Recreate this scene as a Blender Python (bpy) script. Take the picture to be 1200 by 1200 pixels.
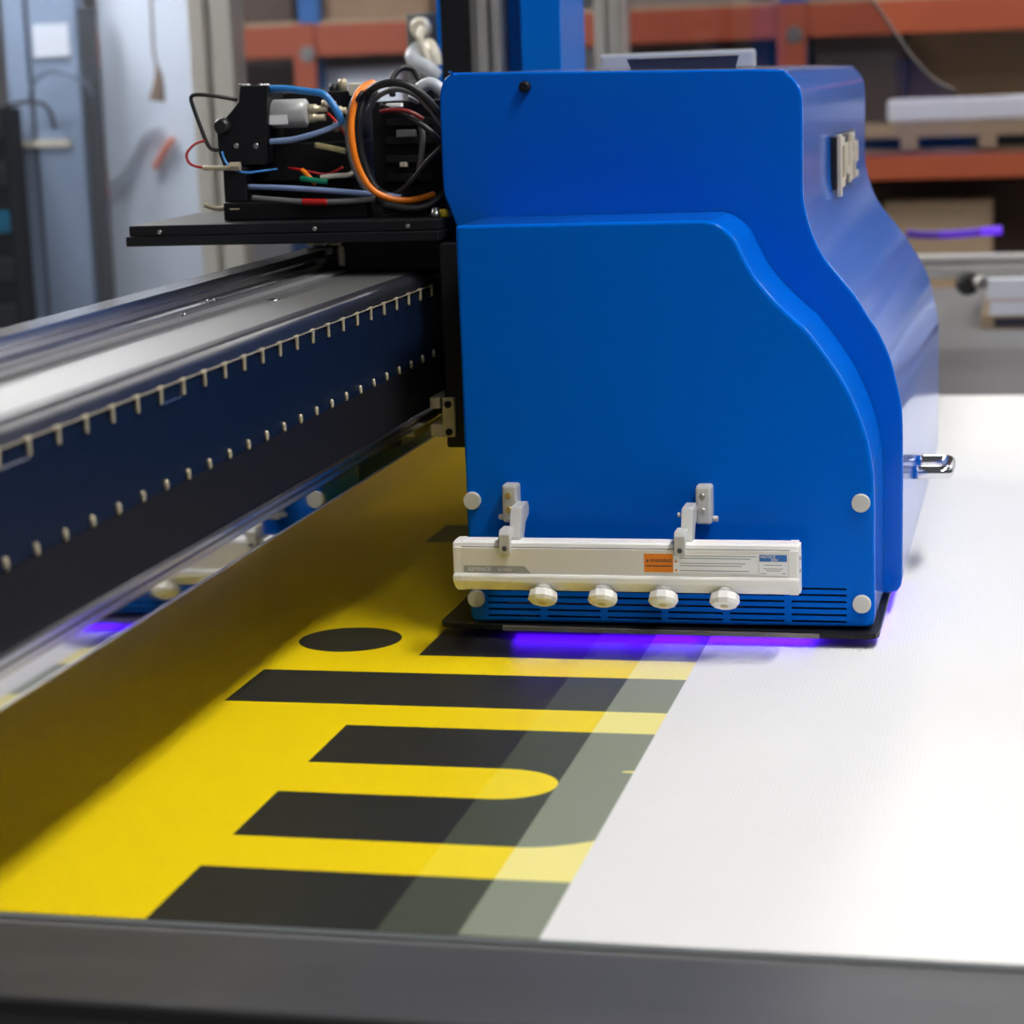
import bpy, bmesh, math, random
from mathutils import Vector, Matrix
random.seed(7)
for o in list(bpy.data.objects): bpy.data.objects.remove(o, do_unlink=True)
S = bpy.context.scene
COL = S.collection

# ------------------------------------------------------------------ camera
F = 2638.86                                   # focal length in px of the 1200 px frame
CAM = Vector((0.60883, -2.34106, 0.61040))
RT = Vector((0.9737379, 0.2248021, -0.0360346))
DN = Vector((0.0085462, -0.1942538, -0.9809141))
FW = Vector((-0.2275114, 0.9548453, -0.1910735))
cd = bpy.data.cameras.new('camera'); cam = bpy.data.objects.new('camera', cd); COL.objects.link(cam)
cd.sensor_width = 36; cd.lens = 36 * F / 1200; cd.clip_start = .05; cd.clip_end = 100
m3 = Matrix((RT, -DN, -FW)).transposed()
cam.matrix_world = Matrix.Translation(CAM) @ m3.to_4x4()
cd.dof.use_dof = True; cd.dof.aperture_fstop = 5.6
cd.dof.focus_distance = (Vector((.22, -.03, .2)) - CAM).dot(FW)
S.camera = cam

def ray(x, y): return RT * ((x - 600) / F) + DN * ((y - 600) / F) + FW
def onY(x, y, Y): v = ray(x, y); return CAM + v * ((Y - CAM.y) / v.y)
def onZ(x, y, Z): v = ray(x, y); return CAM + v * ((Z - CAM.z) / v.z)
def onX(x, y, X): v = ray(x, y); return CAM + v * ((X - CAM.x) / v.x)

# ------------------------------------------------------------------ world, exposure
w = bpy.data.worlds.new('hall_light'); S.world = w; w.use_nodes = True
w.node_tree.nodes['Background'].inputs[0].default_value = (.80, .83, .90, 1)
w.node_tree.nodes['Background'].inputs[1].default_value = .10
S.view_settings.view_transform = 'Standard'; S.view_settings.look = 'None'
S.view_settings.exposure = 0.0; S.view_settings.gamma = 1; S.view_settings.use_curve_mapping = False

# hall lights: long ceiling fixtures (diffusers built in ceiling_light below share these places)
LAMPS = [(1.60, -.35, 3.2, .42, 2.2, 47.0), (1.30, -3.2, 3.2, .42, 2.0, 12.0), (1.15, 2.9, 2.05, .30, 1.6, 12.0), (-2.5, 2.2, 2.05, .30, 2.0, 85.0), (3.2, 1.2, 2.05, .30, 2.4, 3.0), (2.4, 3.9, 2.05, .3, 1.0, 42.0), (0.2, 3.7, 2.05, .3, 1.2, 14.0), (-1.75, 2.95, 2.05, .3, 0.9, 40.0)]

# ------------------------------------------------------------------ materials
def mat(name, col, rough=.5, metal=0., spec=.5, coat=0., noise=0., nscale=30., bump=0., bscale=200., emis=None, estr=0., trans=0., aniso=None):
    m = bpy.data.materials.new(name); m.use_nodes = True
    nt = m.node_tree; b = nt.nodes['Principled BSDF']
    b.inputs['Base Color'].default_value = (*col, 1); b.inputs['Roughness'].default_value = rough
    b.inputs['Metallic'].default_value = metal; b.inputs['Specular IOR Level'].default_value = spec
    b.inputs['Coat Weight'].default_value = coat; b.inputs['Coat Roughness'].default_value = .08
    if trans: b.inputs['Transmission Weight'].default_value = trans
    if emis: b.inputs['Emission Color'].default_value = (*emis, 1); b.inputs['Emission Strength'].default_value = estr
    if noise or bump:
        tc = nt.nodes.new('ShaderNodeTexCoord')
        if noise:
            n = nt.nodes.new('ShaderNodeTexNoise'); n.inputs['Scale'].default_value = nscale; n.inputs['Detail'].default_value = 4
            mp = nt.nodes.new('ShaderNodeMapping'); nt.links.new(tc.outputs['Object'], mp.inputs[0]); nt.links.new(mp.outputs[0], n.inputs['Vector'])
            if aniso: mp.inputs['Scale'].default_value = aniso
            mx = nt.nodes.new('ShaderNodeMix'); mx.data_type = 'RGBA'
            mx.inputs['A'].default_value = (*[c * (1 - noise) for c in col], 1)
            mx.inputs['B'].default_value = (*[min(1, c * (1 + noise)) for c in col], 1)
            nt.links.new(n.outputs['Fac'], mx.inputs['Factor']); nt.links.new(mx.outputs['Result'], b.inputs['Base Color'])
        if bump:
            n2 = nt.nodes.new('ShaderNodeTexNoise'); n2.inputs['Scale'].default_value = bscale; n2.inputs['Detail'].default_value = 2
            bp = nt.nodes.new('ShaderNodeBump'); bp.inputs['Strength'].default_value = bump; bp.inputs['Distance'].default_value = .002
            nt.links.new(tc.outputs['Object'], n2.inputs['Vector']); nt.links.new(n2.outputs['Fac'], bp.inputs['Height'])
            nt.links.new(bp.outputs[0], b.inputs['Normal'])
    return m

def paint(name, col, ior, rough):
    # lacquer: diffuse coat under a thin clear layer
    m = bpy.data.materials.new(name); m.use_nodes = True; nt = m.node_tree; nt.nodes.clear()
    o = nt.nodes.new('ShaderNodeOutputMaterial'); d = nt.nodes.new('ShaderNodeBsdfDiffuse'); g = nt.nodes.new('ShaderNodeBsdfGlossy')
    f = nt.nodes.new('ShaderNodeFresnel'); f.inputs['IOR'].default_value = ior; x = nt.nodes.new('ShaderNodeMixShader')
    g.inputs['Roughness'].default_value = rough; g.inputs['Color'].default_value = (.9, .92, 1, 1)
    tc = nt.nodes.new('ShaderNodeTexCoord'); n = nt.nodes.new('ShaderNodeTexNoise'); n.inputs['Scale'].default_value = 300
    mx = nt.nodes.new('ShaderNodeMix'); mx.data_type = 'RGBA'; mx.inputs['A'].default_value = (*[c * .97 for c in col], 1); mx.inputs['B'].default_value = (*[c * 1.03 for c in col], 1)
    nt.links.new(tc.outputs['Object'], n.inputs['Vector']); nt.links.new(n.outputs['Fac'], mx.inputs['Factor']); nt.links.new(mx.outputs['Result'], d.inputs['Color'])
    nt.links.new(f.outputs[0], x.inputs[0]); nt.links.new(d.outputs[0], x.inputs[1]); nt.links.new(g.outputs[0], x.inputs[2]); nt.links.new(x.outputs[0], o.inputs[0])
    return m
BLUE = paint('blue_paint', (.0002, .112, .57), 1.28, .13)
BLUE_IN = paint('blue_paint_lit', (.0002, .128, .65), 1.13, .12)  # same blue, raised in colour so the lower cover's top looks more lit
BLUE2 = paint('blue_mast_paint', (.0002, .135, .58), 1.3, .2)
BLACK = mat('black_satin', (.009, .0095, .012), .45, spec=.25, noise=.2, nscale=60)
BLACKM = mat('black_matt', (.008, .008, .010), .6, spec=.2, noise=.2, nscale=60)
ANOD = mat('black_anodised', (.012, .012, .015), .4, spec=.03, noise=.15, nscale=40, aniso=(40, 1, 40))
RUBBER = mat('black_rubber', (.012, .012, .013), .45)
GREYTOP = mat('grey_coated_metal', (.30, .305, .30), .34, metal=.75, noise=.04, nscale=80)
CHROME = mat('polished_steel', (.75, .75, .77), .06, metal=1)
DARKCHROME = mat('polished_dark_rail', (.46, .46, .49), .18, metal=1)
STEEL = mat('brushed_steel', (.55, .54, .52), .3, metal=1, noise=.1, nscale=90)
ALU = mat('aluminium_profile', (.43, .42, .395), .36, metal=.5, noise=.05, nscale=50, aniso=(60, 60, 1))
MIRROR = mat('polished_strip', (.62, .62, .64), .05, metal=1)
BEIGE = mat('beige_metal', (.55, .48, .34), .4, metal=.4, noise=.1, nscale=80)
WHITEP = mat('white_plastic', (.88, .87, .84), .35, noise=.02, nscale=60)
GREYP = mat('light_grey_plastic', (.78, .755, .71), .42, noise=.02, nscale=60)
CAPM = mat('button_grey', (.60, .60, .55), .5)
BRASS = mat('brass', (.55, .42, .2), .3, metal=.9)
GREYBR = mat('grey_bracket', (.60, .60, .585), .4, metal=.15)
ORANGE_L = mat('orange_label', (.9, .25, .015), .5)
WHITE_L = mat('white_label', (.92, .92, .92), .5)
BLUE_L = mat('blue_label', (.03, .16, .50), .5)
GREY_L = mat('grey_label', (.36, .36, .35), .5)
INK = mat('label_ink', (.05, .05, .05), .6)
INKG = mat('label_ink_grey', (.35, .35, .36), .6)
INKW = mat('label_ink_white', (.7, .7, .7), .6)
UV = mat('violet_uv_lamp', (.05, .01, .2), .4, emis=(.075, .003, 1.0), estr=14)
UV_LOW = mat('violet_uv_lamp_dim', (.05, .01, .2), .4, emis=(.09, .01, 1.0), estr=5)
UVREFL = mat('violet_reflection', (.05, .01, .2), .4, emis=(.26, .05, 1.0), estr=1.1)
def hose(n, c, r=.35): return mat(n, c, r)
ORANGE = hose('orange_cable_jacket', (.9, .22, .008)); HBLUE = hose('blue_hose', (.03, .22, .6)); LBLUE = hose('pale_blue_tube', (.24, .33, .58))
RED = hose('red_wire', (.45, .012, .012)); GREEN = hose('green_wire', (.0, .22, .11)); YEL = hose('yellow_plastic', (.72, .52, .02)); PALEY = hose('pale_yellow_plastic', (.6, .52, .26))
GREYH = hose('grey_cable', (.16, .16, .165)); LGREYH = hose('light_grey_conduit', (.48, .52, .56)); CREAMH = hose('cream_cable', (.68, .63, .52)); DRED = hose('dark_red_wire', (.22, .02, .025))
RORANGE = mat('rack_orange', (.30, .055, .016), .5, noise=.12, nscale=6)
RBLUE = mat('rack_blue', (.01, .10, .32), .5, noise=.1, nscale=6)
CARD = mat('cardboard', (.26, .165, .10), .8, noise=.25, nscale=5)
CARDD = mat('dark_brown_board', (.085, .055, .045), .8, noise=.3, nscale=5)
WOOD = mat('pale_wood', (.34, .25, .16), .7, noise=.25, nscale=12, aniso=(1, 8, 8))
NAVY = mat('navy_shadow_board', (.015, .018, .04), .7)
SHEET = mat('white_sheet_goods', (.72, .76, .84), .5, noise=.04, nscale=3)
CABB = mat('blue_grey_cabinet_paint', (.27, .34, .47), .45, noise=.06, nscale=3)
CABP = mat('pale_panel_paint', (.66, .72, .82), .45, noise=.05, nscale=2)
DARKG = mat('dark_grey_metal', (.06, .065, .075), .45, noise=.1, nscale=10)
MIDG = mat('mid_grey_metal', (.16, .16, .165), .5, noise=.08, nscale=8)
FLOORM = mat('concrete_floor', (.22, .215, .21), .5, noise=.15, nscale=2, bump=.05, bscale=30)
WALLM = mat('hall_wall', (.45, .42, .42), .8, noise=.06, nscale=1.5)
DIFF = mat('lamp_diffuser', (.9, .9, .9), .5, emis=(1, .97, .93), estr=1)
BEDM = mat('bed_black_rim', (.062, .062, .067), .42, noise=.25, nscale=5, bump=.12, bscale=250, aniso=(1, 6, 6))
BEDM2 = mat('bed_grey_rim', (.085, .082, .088), .5, noise=.12, nscale=4)

# glass: thin panes, straight-through with a mild surface reflection
def pane_mat(name, tint, refl):
    m = bpy.data.materials.new(name); m.use_nodes = True; nt = m.node_tree; nt.nodes.clear()
    o = nt.nodes.new('ShaderNodeOutputMaterial'); t = nt.nodes.new('ShaderNodeBsdfTransparent'); g = nt.nodes.new('ShaderNodeBsdfGlossy')
    t.inputs[0].default_value = (*tint, 1); g.inputs['Roughness'].default_value = .03
    f = nt.nodes.new('ShaderNodeFresnel'); f.inputs[0].default_value = 1.45
    a = nt.nodes.new('ShaderNodeMath'); a.operation = 'ADD'; a.inputs[1].default_value = refl
    x = nt.nodes.new('ShaderNodeMixShader')
    nt.links.new(f.outputs[0], a.inputs[0]); nt.links.new(a.outputs[0], x.inputs[0]); nt.links.new(t.outputs[0], x.inputs[1]); nt.links.new(g.outputs[0], x.inputs[2]); nt.links.new(x.outputs[0], o.inputs[0])
    return m
GLASS = pane_mat('enclosure_glass', (.9, .92, .95), .06)
ACRYL = pane_mat('clear_acrylic', (.82, .80, .82), .02)

# printed fluted board ------------------------------------------------
class NB:
    def __init__(s, nt): s.nt = nt
    def m(s, op, a, b=None, c=None):
        n = s.nt.nodes.new('ShaderNodeMath'); n.operation = op
        for i, v in enumerate((a, b, c)):
            if v is None: continue
            if isinstance(v, (int, float)): n.inputs[i].default_value = v
            else: s.nt.links.new(v, n.inputs[i])
        return n.outputs[0]
    def step(s, x, e, soft=.0006):            # 0 below e, 1 above
        n = s.nt.nodes.new('ShaderNodeMapRange'); n.inputs['From Min'].default_value = e - soft; n.inputs['From Max'].default_value = e + soft
        s.nt.links.new(x, n.inputs['Value']); return n.outputs[0]
    def band(s, x, a, b): return s.m('MULTIPLY', s.step(x, a), s.m('SUBTRACT', 1., s.step(x, b)))
    def ell(s, X, Y, cx, cy, rx, ry):
        u = s.m('DIVIDE', s.m('SUBTRACT', X, cx), rx); v = s.m('DIVIDE', s.m('SUBTRACT', Y, cy), ry)
        d = s.m('SQRT', s.m('ADD', s.m('MULTIPLY', u, u), s.m('MULTIPLY', v, v)))
        return s.m('SUBTRACT', 1., s.step(d, 1., .01))
    def mix(s, f, a, b):
        n = s.nt.nodes.new('ShaderNodeMix'); n.data_type = 'RGBA'
        s.nt.links.new(f, n.inputs['Factor'])
        for k, v in (('A', a), ('B', b)):
            if isinstance(v, tuple): n.inputs[k].default_value = (*v, 1)
            else: s.nt.links.new(v, n.inputs[k])
        return n.outputs['Result']
def board_mat():
    m = bpy.data.materials.new('printed_fluted_board'); m.use_nodes = True; nt = m.node_tree; B = NB(nt)
    p = nt.nodes['Principled BSDF']; tc = nt.nodes.new('ShaderNodeTexCoord'); sx = nt.nodes.new('ShaderNodeSeparateXYZ')
    nt.links.new(tc.outputs['Object'], sx.inputs[0]); X, Y, Z = sx.outputs
    mx = lambda a, b: B.m('MAXIMUM', a, b)
    xh = B.step(X, -.039)
    blk = B.m('MULTIPLY', xh, B.band(Y, -1.0, -.7372))                       # first stem
    # u: outer shape minus counter, with the bowl curving in at the bottom
    low = B.m('ADD', -.664, B.m('MULTIPLY', 6.0, B.m('POWER', B.m('MAXIMUM', 0., B.m('SUBTRACT', X, .200)), 2.)))
    uout = B.m('MULTIPLY', B.m('MULTIPLY', xh, B.step(B.m('SUBTRACT', Y, low), 0.)), B.m('SUBTRACT', 1., B.step(Y, -.3435)))
    cnt = mx(B.m('MULTIPLY', B.band(Y, -.547, -.4625), B.m('SUBTRACT', 1., B.step(X, .150))), B.ell(X, Y, .150, -.5048, .053, .0423))
    cnt = mx(cnt, B.ell(X, Y, .268, -.459, .017, .0035))
    blk = mx(blk, B.m('MULTIPLY', uout, B.m('SUBTRACT', 1., cnt)))
    asc = B.step(X, -.1893)
    blk = mx(blk, B.m('MULTIPLY', asc, B.band(Y, -.2732, -.1518)))            # l
    blk = mx(blk, B.m('MULTIPLY', xh, B.band(Y, -.081, .040)))                # i
    blk = mx(blk, B.ell(X, Y, -.134, -.0195, .0575, .0545))                   # its dot
    blk = mx(blk, B.m('MULTIPLY', asc, B.band(Y, .500, .615)))
    full = B.mix(blk, (.86, .64, .002), (.021, .022, .021))
    mid = B.mix(blk, (.86, .67, .022), (.060, .071, .050))
    lite = B.mix(blk, (.84, .76, .27), (.24, .268, .20))
    c = B.mix(B.step(X, .1408), full, mid); c = B.mix(B.step(X, .2022), c, lite); c = B.mix(B.step(X, .2625), c, (.74, .74, .735))
    top = B.step(Z, -.0008, .0002)
    # hollow flutes show as dark cells on the cut edge
    cell = B.m('MULTIPLY', B.step(B.m('SINE', B.m('MULTIPLY', X, 2 * math.pi / .0042)), -.2, .2), B.band(Z, -.0037, -.0012))
    edge = B.mix(cell, (.85, .90, .90), (.42, .48, .50))
    c = B.mix(top, edge, c)
    wv = B.m('SINE', B.m('MULTIPLY', X, 2 * math.pi / .0042))
    n = nt.nodes.new('ShaderNodeTexNoise'); n.inputs['Scale'].default_value = 3; nt.links.new(tc.outputs['Object'], n.inputs['Vector'])
    hg = B.m('ADD', wv, B.m('MULTIPLY', n.outputs['Fac'], 2.))
    bp = nt.nodes.new('ShaderNodeBump'); bp.inputs['Strength'].default_value = .4; bp.inputs['Distance'].default_value = .00012
    nt.links.new(hg, bp.inputs['Height']); nt.links.new(bp.outputs[0], p.inputs['Normal'])
    nt.links.new(c, p.inputs['Base Color']); p.inputs['Roughness'].default_value = .42; p.inputs['Specular IOR Level'].default_value = .3
    return m
BOARD = board_mat()

def ribbed_mat():
    m = bpy.data.materials.new('ribbed_navy_strip'); m.use_nodes = True; nt = m.node_tree; B = NB(nt); p = nt.nodes['Principled BSDF']
    tc = nt.nodes.new('ShaderNodeTexCoord'); sx = nt.nodes.new('ShaderNodeSeparateXYZ'); nt.links.new(tc.outputs['Object'], sx.inputs[0])
    wv = B.m('SINE', B.m('MULTIPLY', sx.outputs[1], 2 * math.pi / .0056))
    bp = nt.nodes.new('ShaderNodeBump'); bp.inputs['Strength'].default_value = .5; bp.inputs['Distance'].default_value = .0003
    nt.links.new(wv, bp.inputs['Height']); nt.links.new(bp.outputs[0], p.inputs['Normal'])
    c = B.mix(B.m('MULTIPLY_ADD', wv, .5, .5), (.003, .008, .026), (.006, .014, .04)); nt.links.new(c, p.inputs['Base Color'])
    p.inputs['Roughness'].default_value = .3; p.inputs['Specular IOR Level'].default_value = .03
    return m
RIB = ribbed_mat()

# ------------------------------------------------------------------ mesh helpers
def add_box(bm, a, b, bev=0.):
    x0, y0, z0 = [min(p, q) for p, q in zip(a, b)]; x1, y1, z1 = [max(p, q) for p, q in zip(a, b)]
    v = [bm.verts.new(p) for p in ((x0,y0,z0),(x1,y0,z0),(x1,y1,z0),(x0,y1,z0),(x0,y0,z1),(x1,y0,z1),(x1,y1,z1),(x0,y1,z1))]
    fs = [bm.faces.new([v[i] for i in q]) for q in ((0,3,2,1),(4,5,6,7),(0,1,5,4),(1,2,6,5),(2,3,7,6),(3,0,4,7))]
    if bev:
        es = list({e for f in fs for e in f.edges}); bmesh.ops.bevel(bm, geom=es, offset=bev, segments=2, affect='EDGES', profile=.5)
def add_prism(bm, poly, d0, d1, axis='Y'):
    # poly: 2D pts; axis Y -> (x,z) ; X -> (y,z) ; Z -> (x,y)
    f = {'Y': lambda p, d: (p[0], d, p[1]), 'X': lambda p, d: (d, p[0], p[1]), 'Z': lambda p, d: (p[0], p[1], d)}[axis]
    a = [bm.verts.new(f(p, d0)) for p in poly]; b = [bm.verts.new(f(p, d1)) for p in poly]; n = len(poly)
    bm.faces.new(a); bm.faces.new(b[::-1])
    for i in range(n): bm.faces.new((a[i], b[i], b[(i+1) % n], a[(i+1) % n]))
def frame(d):
    d = d.normalized(); u = Vector((0, 0, 1)) if abs(d.z) < .9 else Vector((1, 0, 0))
    s = d.cross(u).normalized(); return s, s.cross(d).normalized()
def smooth_pts(pts, n=6):
    pts = [Vector(p) for p in pts]
    if len(pts) < 3: return pts
    P = [pts[0]] + pts + [pts[-1]]; out = []
    for i in range(1, len(P) - 2):
        a, b, c, d = P[i-1:i+3]
        for k in range(n):
            t = k / n
            out.append(.5 * ((2*b) + (c-a)*t + (2*a-5*b+4*c-d)*t*t + (3*b-a-3*c+d)*t**3))
    return out + [pts[-1]]
def add_tube(bm, pts, r, seg=10, sm=6):
    pts = smooth_pts(pts, sm); rings = []; s0 = None
    for i, p in enumerate(pts):
        d = (pts[min(i+1, len(pts)-1)] - pts[max(i-1, 0)]).normalized()
        if s0 is None: s0, u = frame(d)
        s = (s0 - d * s0.dot(d)).normalized(); u = s.cross(d); s0 = s
        rr = r(i / (len(pts)-1)) if callable(r) else r
        rings.append([bm.verts.new(p + (s * math.cos(2*math.pi*k/seg) + u * math.sin(2*math.pi*k/seg)) * rr) for k in range(seg)])
    for a, b in zip(rings, rings[1:]):
        for k in range(seg): bm.faces.new((a[k], a[(k+1) % seg], b[(k+1) % seg], b[k])).smooth = True
    bm.faces.new(rings[0][::-1]); bm.faces.new(rings[-1])
def add_lathe(bm, base, d, prof, seg=20, smooth=True):
    # prof: list of (dist along d, radius)
    d = Vector(d).normalized(); s, u = frame(d); base = Vector(base); rings = []
    for t, r in prof:
        rings.append([bm.verts.new(base + d*t + (s*math.cos(2*math.pi*k/seg) + u*math.sin(2*math.pi*k/seg))*r) for k in range(seg)])
    for a, b in zip(rings, rings[1:]):
        for k in range(seg): bm.faces.new((a[k], a[(k+1) % seg], b[(k+1) % seg], b[k])).smooth = smooth
    bm.faces.new(rings[0][::-1]); bm.faces.new(rings[-1])
def link(name, bm, m, parent=None, origin=None, recalc=True):
    if recalc: bmesh.ops.recalc_face_normals(bm, faces=bm.faces[:])
    me = bpy.data.meshes.new(name)
    if origin is not None: bmesh.ops.translate(bm, verts=bm.verts[:], vec=-Vector(origin))
    bm.to_mesh(me); bm.free(); me.materials.append(m)
    o = bpy.data.objects.new(name, me); COL.objects.link(o)
    if origin is not None: o.location = origin
    if parent: 
        o.parent = parent
        o.matrix_parent_inverse = Matrix.Translation(parent.location).inverted()
    return o
def tag(o, label, cat, group=None):
    o['label'] = label; o['category'] = cat
    if group: o['group'] = group
    return o
def thing(name, label, cat, loc=(0, 0, 0), group=None):
    o = bpy.data.objects.new(name, None); COL.objects.link(o); o.location = loc; o.empty_display_size = .02
    return tag(o, label, cat, group)
def struct(o): o['kind'] = 'structure'; return o
def box(name, a, b, m, parent=None, bev=0.):
    bm = bmesh.new(); add_box(bm, a, b, bev); return link(name, bm, m, parent)
def tube(name, pts, r, m, parent=None, seg=10, sm=6):
    bm = bmesh.new(); add_tube(bm, pts, r, seg, sm); return link(name, bm, m, parent)
def lathe(name, base, d, prof, m, parent=None, seg=20, smooth=True):
    bm = bmesh.new(); add_lathe(bm, base, d, prof, seg, smooth); return link(name, bm, m, parent)
def prism(name, poly, d0, d1, axis, m, parent=None, bev=0.):
    bm = bmesh.new(); add_prism(bm, poly, d0, d1, axis)
    if bev: bmesh.ops.bevel(bm, geom=bm.edges[:], offset=bev, segments=2, affect='EDGES', profile=.5)
    return link(name, bm, m, parent)
def text(name, s, size, loc, m, parent, bold=.0, shear=0., sx=1.):
    # flat lettering facing -Y
    cu = bpy.data.curves.new(name, 'FONT'); cu.body = s; cu.size = size; cu.offset = bold; cu.shear = shear; cu.extrude = .00008
    t = bpy.data.objects.new('tmp', cu); COL.objects.link(t)
    me = bpy.data.meshes.new_from_object(t.evaluated_get(bpy.context.evaluated_depsgraph_get()))
    bpy.data.objects.remove(t); me.name = name
    R = Matrix(((sx, 0, 0, 0), (0, 0, -1, 0), (0, 1, 0, 0), (0, 0, 0, 1)))
    me.transform(Matrix.Translation(loc) @ R); me.materials.append(m)
    o = bpy.data.objects.new(name, me); COL.objects.link(o); o.parent = parent
    o.matrix_parent_inverse = Matrix.Translation(parent.location).inverted(); return o

def chaikin(pts, it=2, keep=()):
    return pts
def dense(pts, step=.004):
    """resample a smooth open curve"""
    return [Vector((p.x, p.y)) for p in smooth_pts([(x, y, 0) for x, y in pts], 5)]
def shell(name, prof, y0, y1, bev, m, parent, holes=(), thick=True):
    """sheet-metal cover: closed profile (x,z) swept in Y with a rounded front rim; holes = rects cut through the front"""
    n = len(prof); prof = [Vector(p) for p in prof]
    area = sum(prof[i].x*prof[(i+1) % n].y - prof[(i+1) % n].x*prof[i].y for i in range(n))
    if area < 0: prof.reverse()
    nor = []
    for i in range(n):
        a = (prof[i] - prof[i-1]).normalized(); b = (prof[(i+1) % n] - prof[i]).normalized()
        na = Vector((a.y, -a.x)); nb = Vector((b.y, -b.x)); v = (na + nb); v = v.normalized() / max(.5, v.normalized().dot(na)); nor.append(v)
    bm = bmesh.new(); rings = []
    for k in range(5):
        t = k / 4 * math.pi / 2; ins = bev * (1 - math.sin(t)); yy = y0 + bev * (1 - math.cos(t))
        rings.append([bm.verts.new((p.x - v.x*ins, yy, p.y - v.y*ins)) for p, v in zip(prof, nor)])
    rings.append([bm.verts.new((p.x, y0 + bev + .003, p.y)) for p in prof]); rings.append([bm.verts.new((p.x, y1 - .003, p.y)) for p in prof]); rings.append([bm.verts.new((p.x, y1, p.y)) for p in prof])
    for a, b in zip(rings, rings[1:]):
        for i in range(n):
            j = (i+1) % n; bm.faces.new((a[i], a[j], b[j], b[i])).smooth = True
    bm.faces.new(rings[-1][::-1])
    es = [bm.edges.get((rings[0][i], rings[0][(i+1) % n])) for i in range(n)]
    wall = []
    for (x0, x1, z0, z1) in holes:
        q = [bm.verts.new((x, y0, z)) for x, z in ((x0, z0), (x1, z0), (x1, z1), (x0, z1))]
        r = [bm.verts.new((v.co.x, y0 + .003, v.co.z)) for v in q]
        for i in range(4):
            es.append(bm.edges.new((q[i], q[(i+1) % 4]))); wall.append((q[i], q[(i+1) % 4], r[(i+1) % 4], r[i]))
    if holes: 
        bmesh.ops.triangle_fill(bm, edges=es, use_beauty=True, use_dissolve=False)
        for f in wall: bm.faces.new(f)
    else: bmesh.ops.triangle_fill(bm, edges=es, use_beauty=True, use_dissolve=False)
    o = link(name, bm, m, parent, recalc=not holes)
    if holes:
        me = o.data; b2 = bmesh.new(); b2.from_mesh(me); bmesh.ops.recalc_face_normals(b2, faces=b2.faces[:]); b2.to_mesh(me); b2.free()
    return o

# ------------------------------------------------------------------ hall (setting)
FZ = -.95
struct(box('floor', (-8, -4, FZ - .1), (8, 9, FZ), FLOORM))
struct(box('wall_back', (-8, 8.0, FZ), (8, 8.15, 4.0), WALLM))
struct(box('wall_partition', (1.0, 4.62, FZ), (7.9, 4.72, 3.2), mat('pale_partition', (.74, .74, .80), .6)))
struct(box('wall_left', (-8.15, -4, FZ), (-8, 8.15, 4.0), WALLM))
for i, (x, y, z, wx, wy, e) in enumerate(LAMPS):
    nm = ['over the printing bed', 'before the front rim of the bed', 'over the far end of the bed', 'above the grey cabinets', 'to the side of the white board', 'before the pale partition', 'before the pallet rack', 'close before the pale cabinet'][i]
    t = thing('ceiling_light', 'long suspended hall light ' + nm, 'light', (x, y, z), 'hall lights')
    box('housing', (x - wx/2 - .02, y - wy/2 - .02, z), (x + wx/2 + .02, y + wy/2 + .02, z + .05), WHITEP, t)
    box('diffuser', (x - wx/2, y - wy/2, z - .012), (x + wx/2, y + wy/2, z), mat('lamp_diffuser', (.9, .9, .9), .5, emis=(1, .975, .94), estr=e), t)
    for s in (-1, 1): tube('suspension_wire', [(x, y + s*wy*.4, z + .05), (x, y + s*wy*.4, z + 1.9)], .003, STEEL, t, 6)

# ------------------------------------------------------------------ flatbed table
t = thing('flatbed_table', 'dark flatbed printer table under the printed board', 'table', (0, 0, FZ))
box('bed_surface', (-1.2, -.86, -.09), (1.5, 2.55, -.0062), MIDG, t)
box('front_rim', (-1.2, -.992, -.09), (1.5, -.858, -.0052), BEDM, t, .004)
box('front_apron', (-1.2, -1.06, -.30), (1.5, -.994, -.016), BLACKM, t, .004)
box('rear_rim', (-1.2, 1.86, -.0061), (1.5, 2.55, -.0035), BEDM2, t)
for x, y in ((-1.1, -.9), (1.4, -.9), (-1.1, 2.4), (1.4, 2.4)): box('leg', (x - .05, y - .05, FZ), (x + .05, y + .05, -.09), DARKG, t)
bm = bmesh.new(); add_box(bm, (-.75, -.853, -.0045), (1.35, 1.84, 0))
tag(link('fluted_board', bm, BOARD), 'white fluted plastic board printed with black letters on yellow, lying on the bed', 'board')
# ------------------------------------------------------------------ gantry beam
Y0, Y1 = -1.75, 2.45
g = thing('gantry_beam', 'long black gantry beam with rows of metal clips spanning the bed', 'gantry', (-.19, .3, .196))
prism('beam_body', [(-.30, .205), (-.0835, .205), (-.0835, .386), (-.30, .386)], Y0, Y1, 'Y', BLACK, g)
prism('lower_panel', [(-.0835, .2345), (-.081, .2345), (-.081, .288), (-.0835, .288)], Y0, Y1, 'Y', ANOD, g)
prism('ribbed_strip', [(-.0835, .288), (-.0822, .288), (-.0822, .372), (-.0835, .372)], Y0, Y1, 'Y', RIB, g)
lip = [(-.0835, .3725), (-.0805, .3725), (-.0805, .379)]
for k in range(7):
    a = math.radians(90 * k / 6); lip.append((-.0905 + .010 * math.cos(a), .379 + .010 * math.sin(a)))
lip += [(-.098, .389), (-.098, .386), (-.0835, .386)]
o = prism('rounded_top_lip', lip, Y0, Y1, 'Y', mat('glossy_anodised_lip', (.02, .021, .027), .3, spec=.7), g)
for f in o.data.polygons: f.use_smooth = False
prism('top_panel', [(-.178, .386), (-.098, .386), (-.098, .3895), (-.178, .3895)], Y0, Y1, 'Y', GREYTOP, g)
prism('edge_strip', [(-.0822, .3713), (-.0803, .3713), (-.0803, .3726), (-.0822, .3726)], Y0, Y1, 'Y', BEIGE, g)
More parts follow.
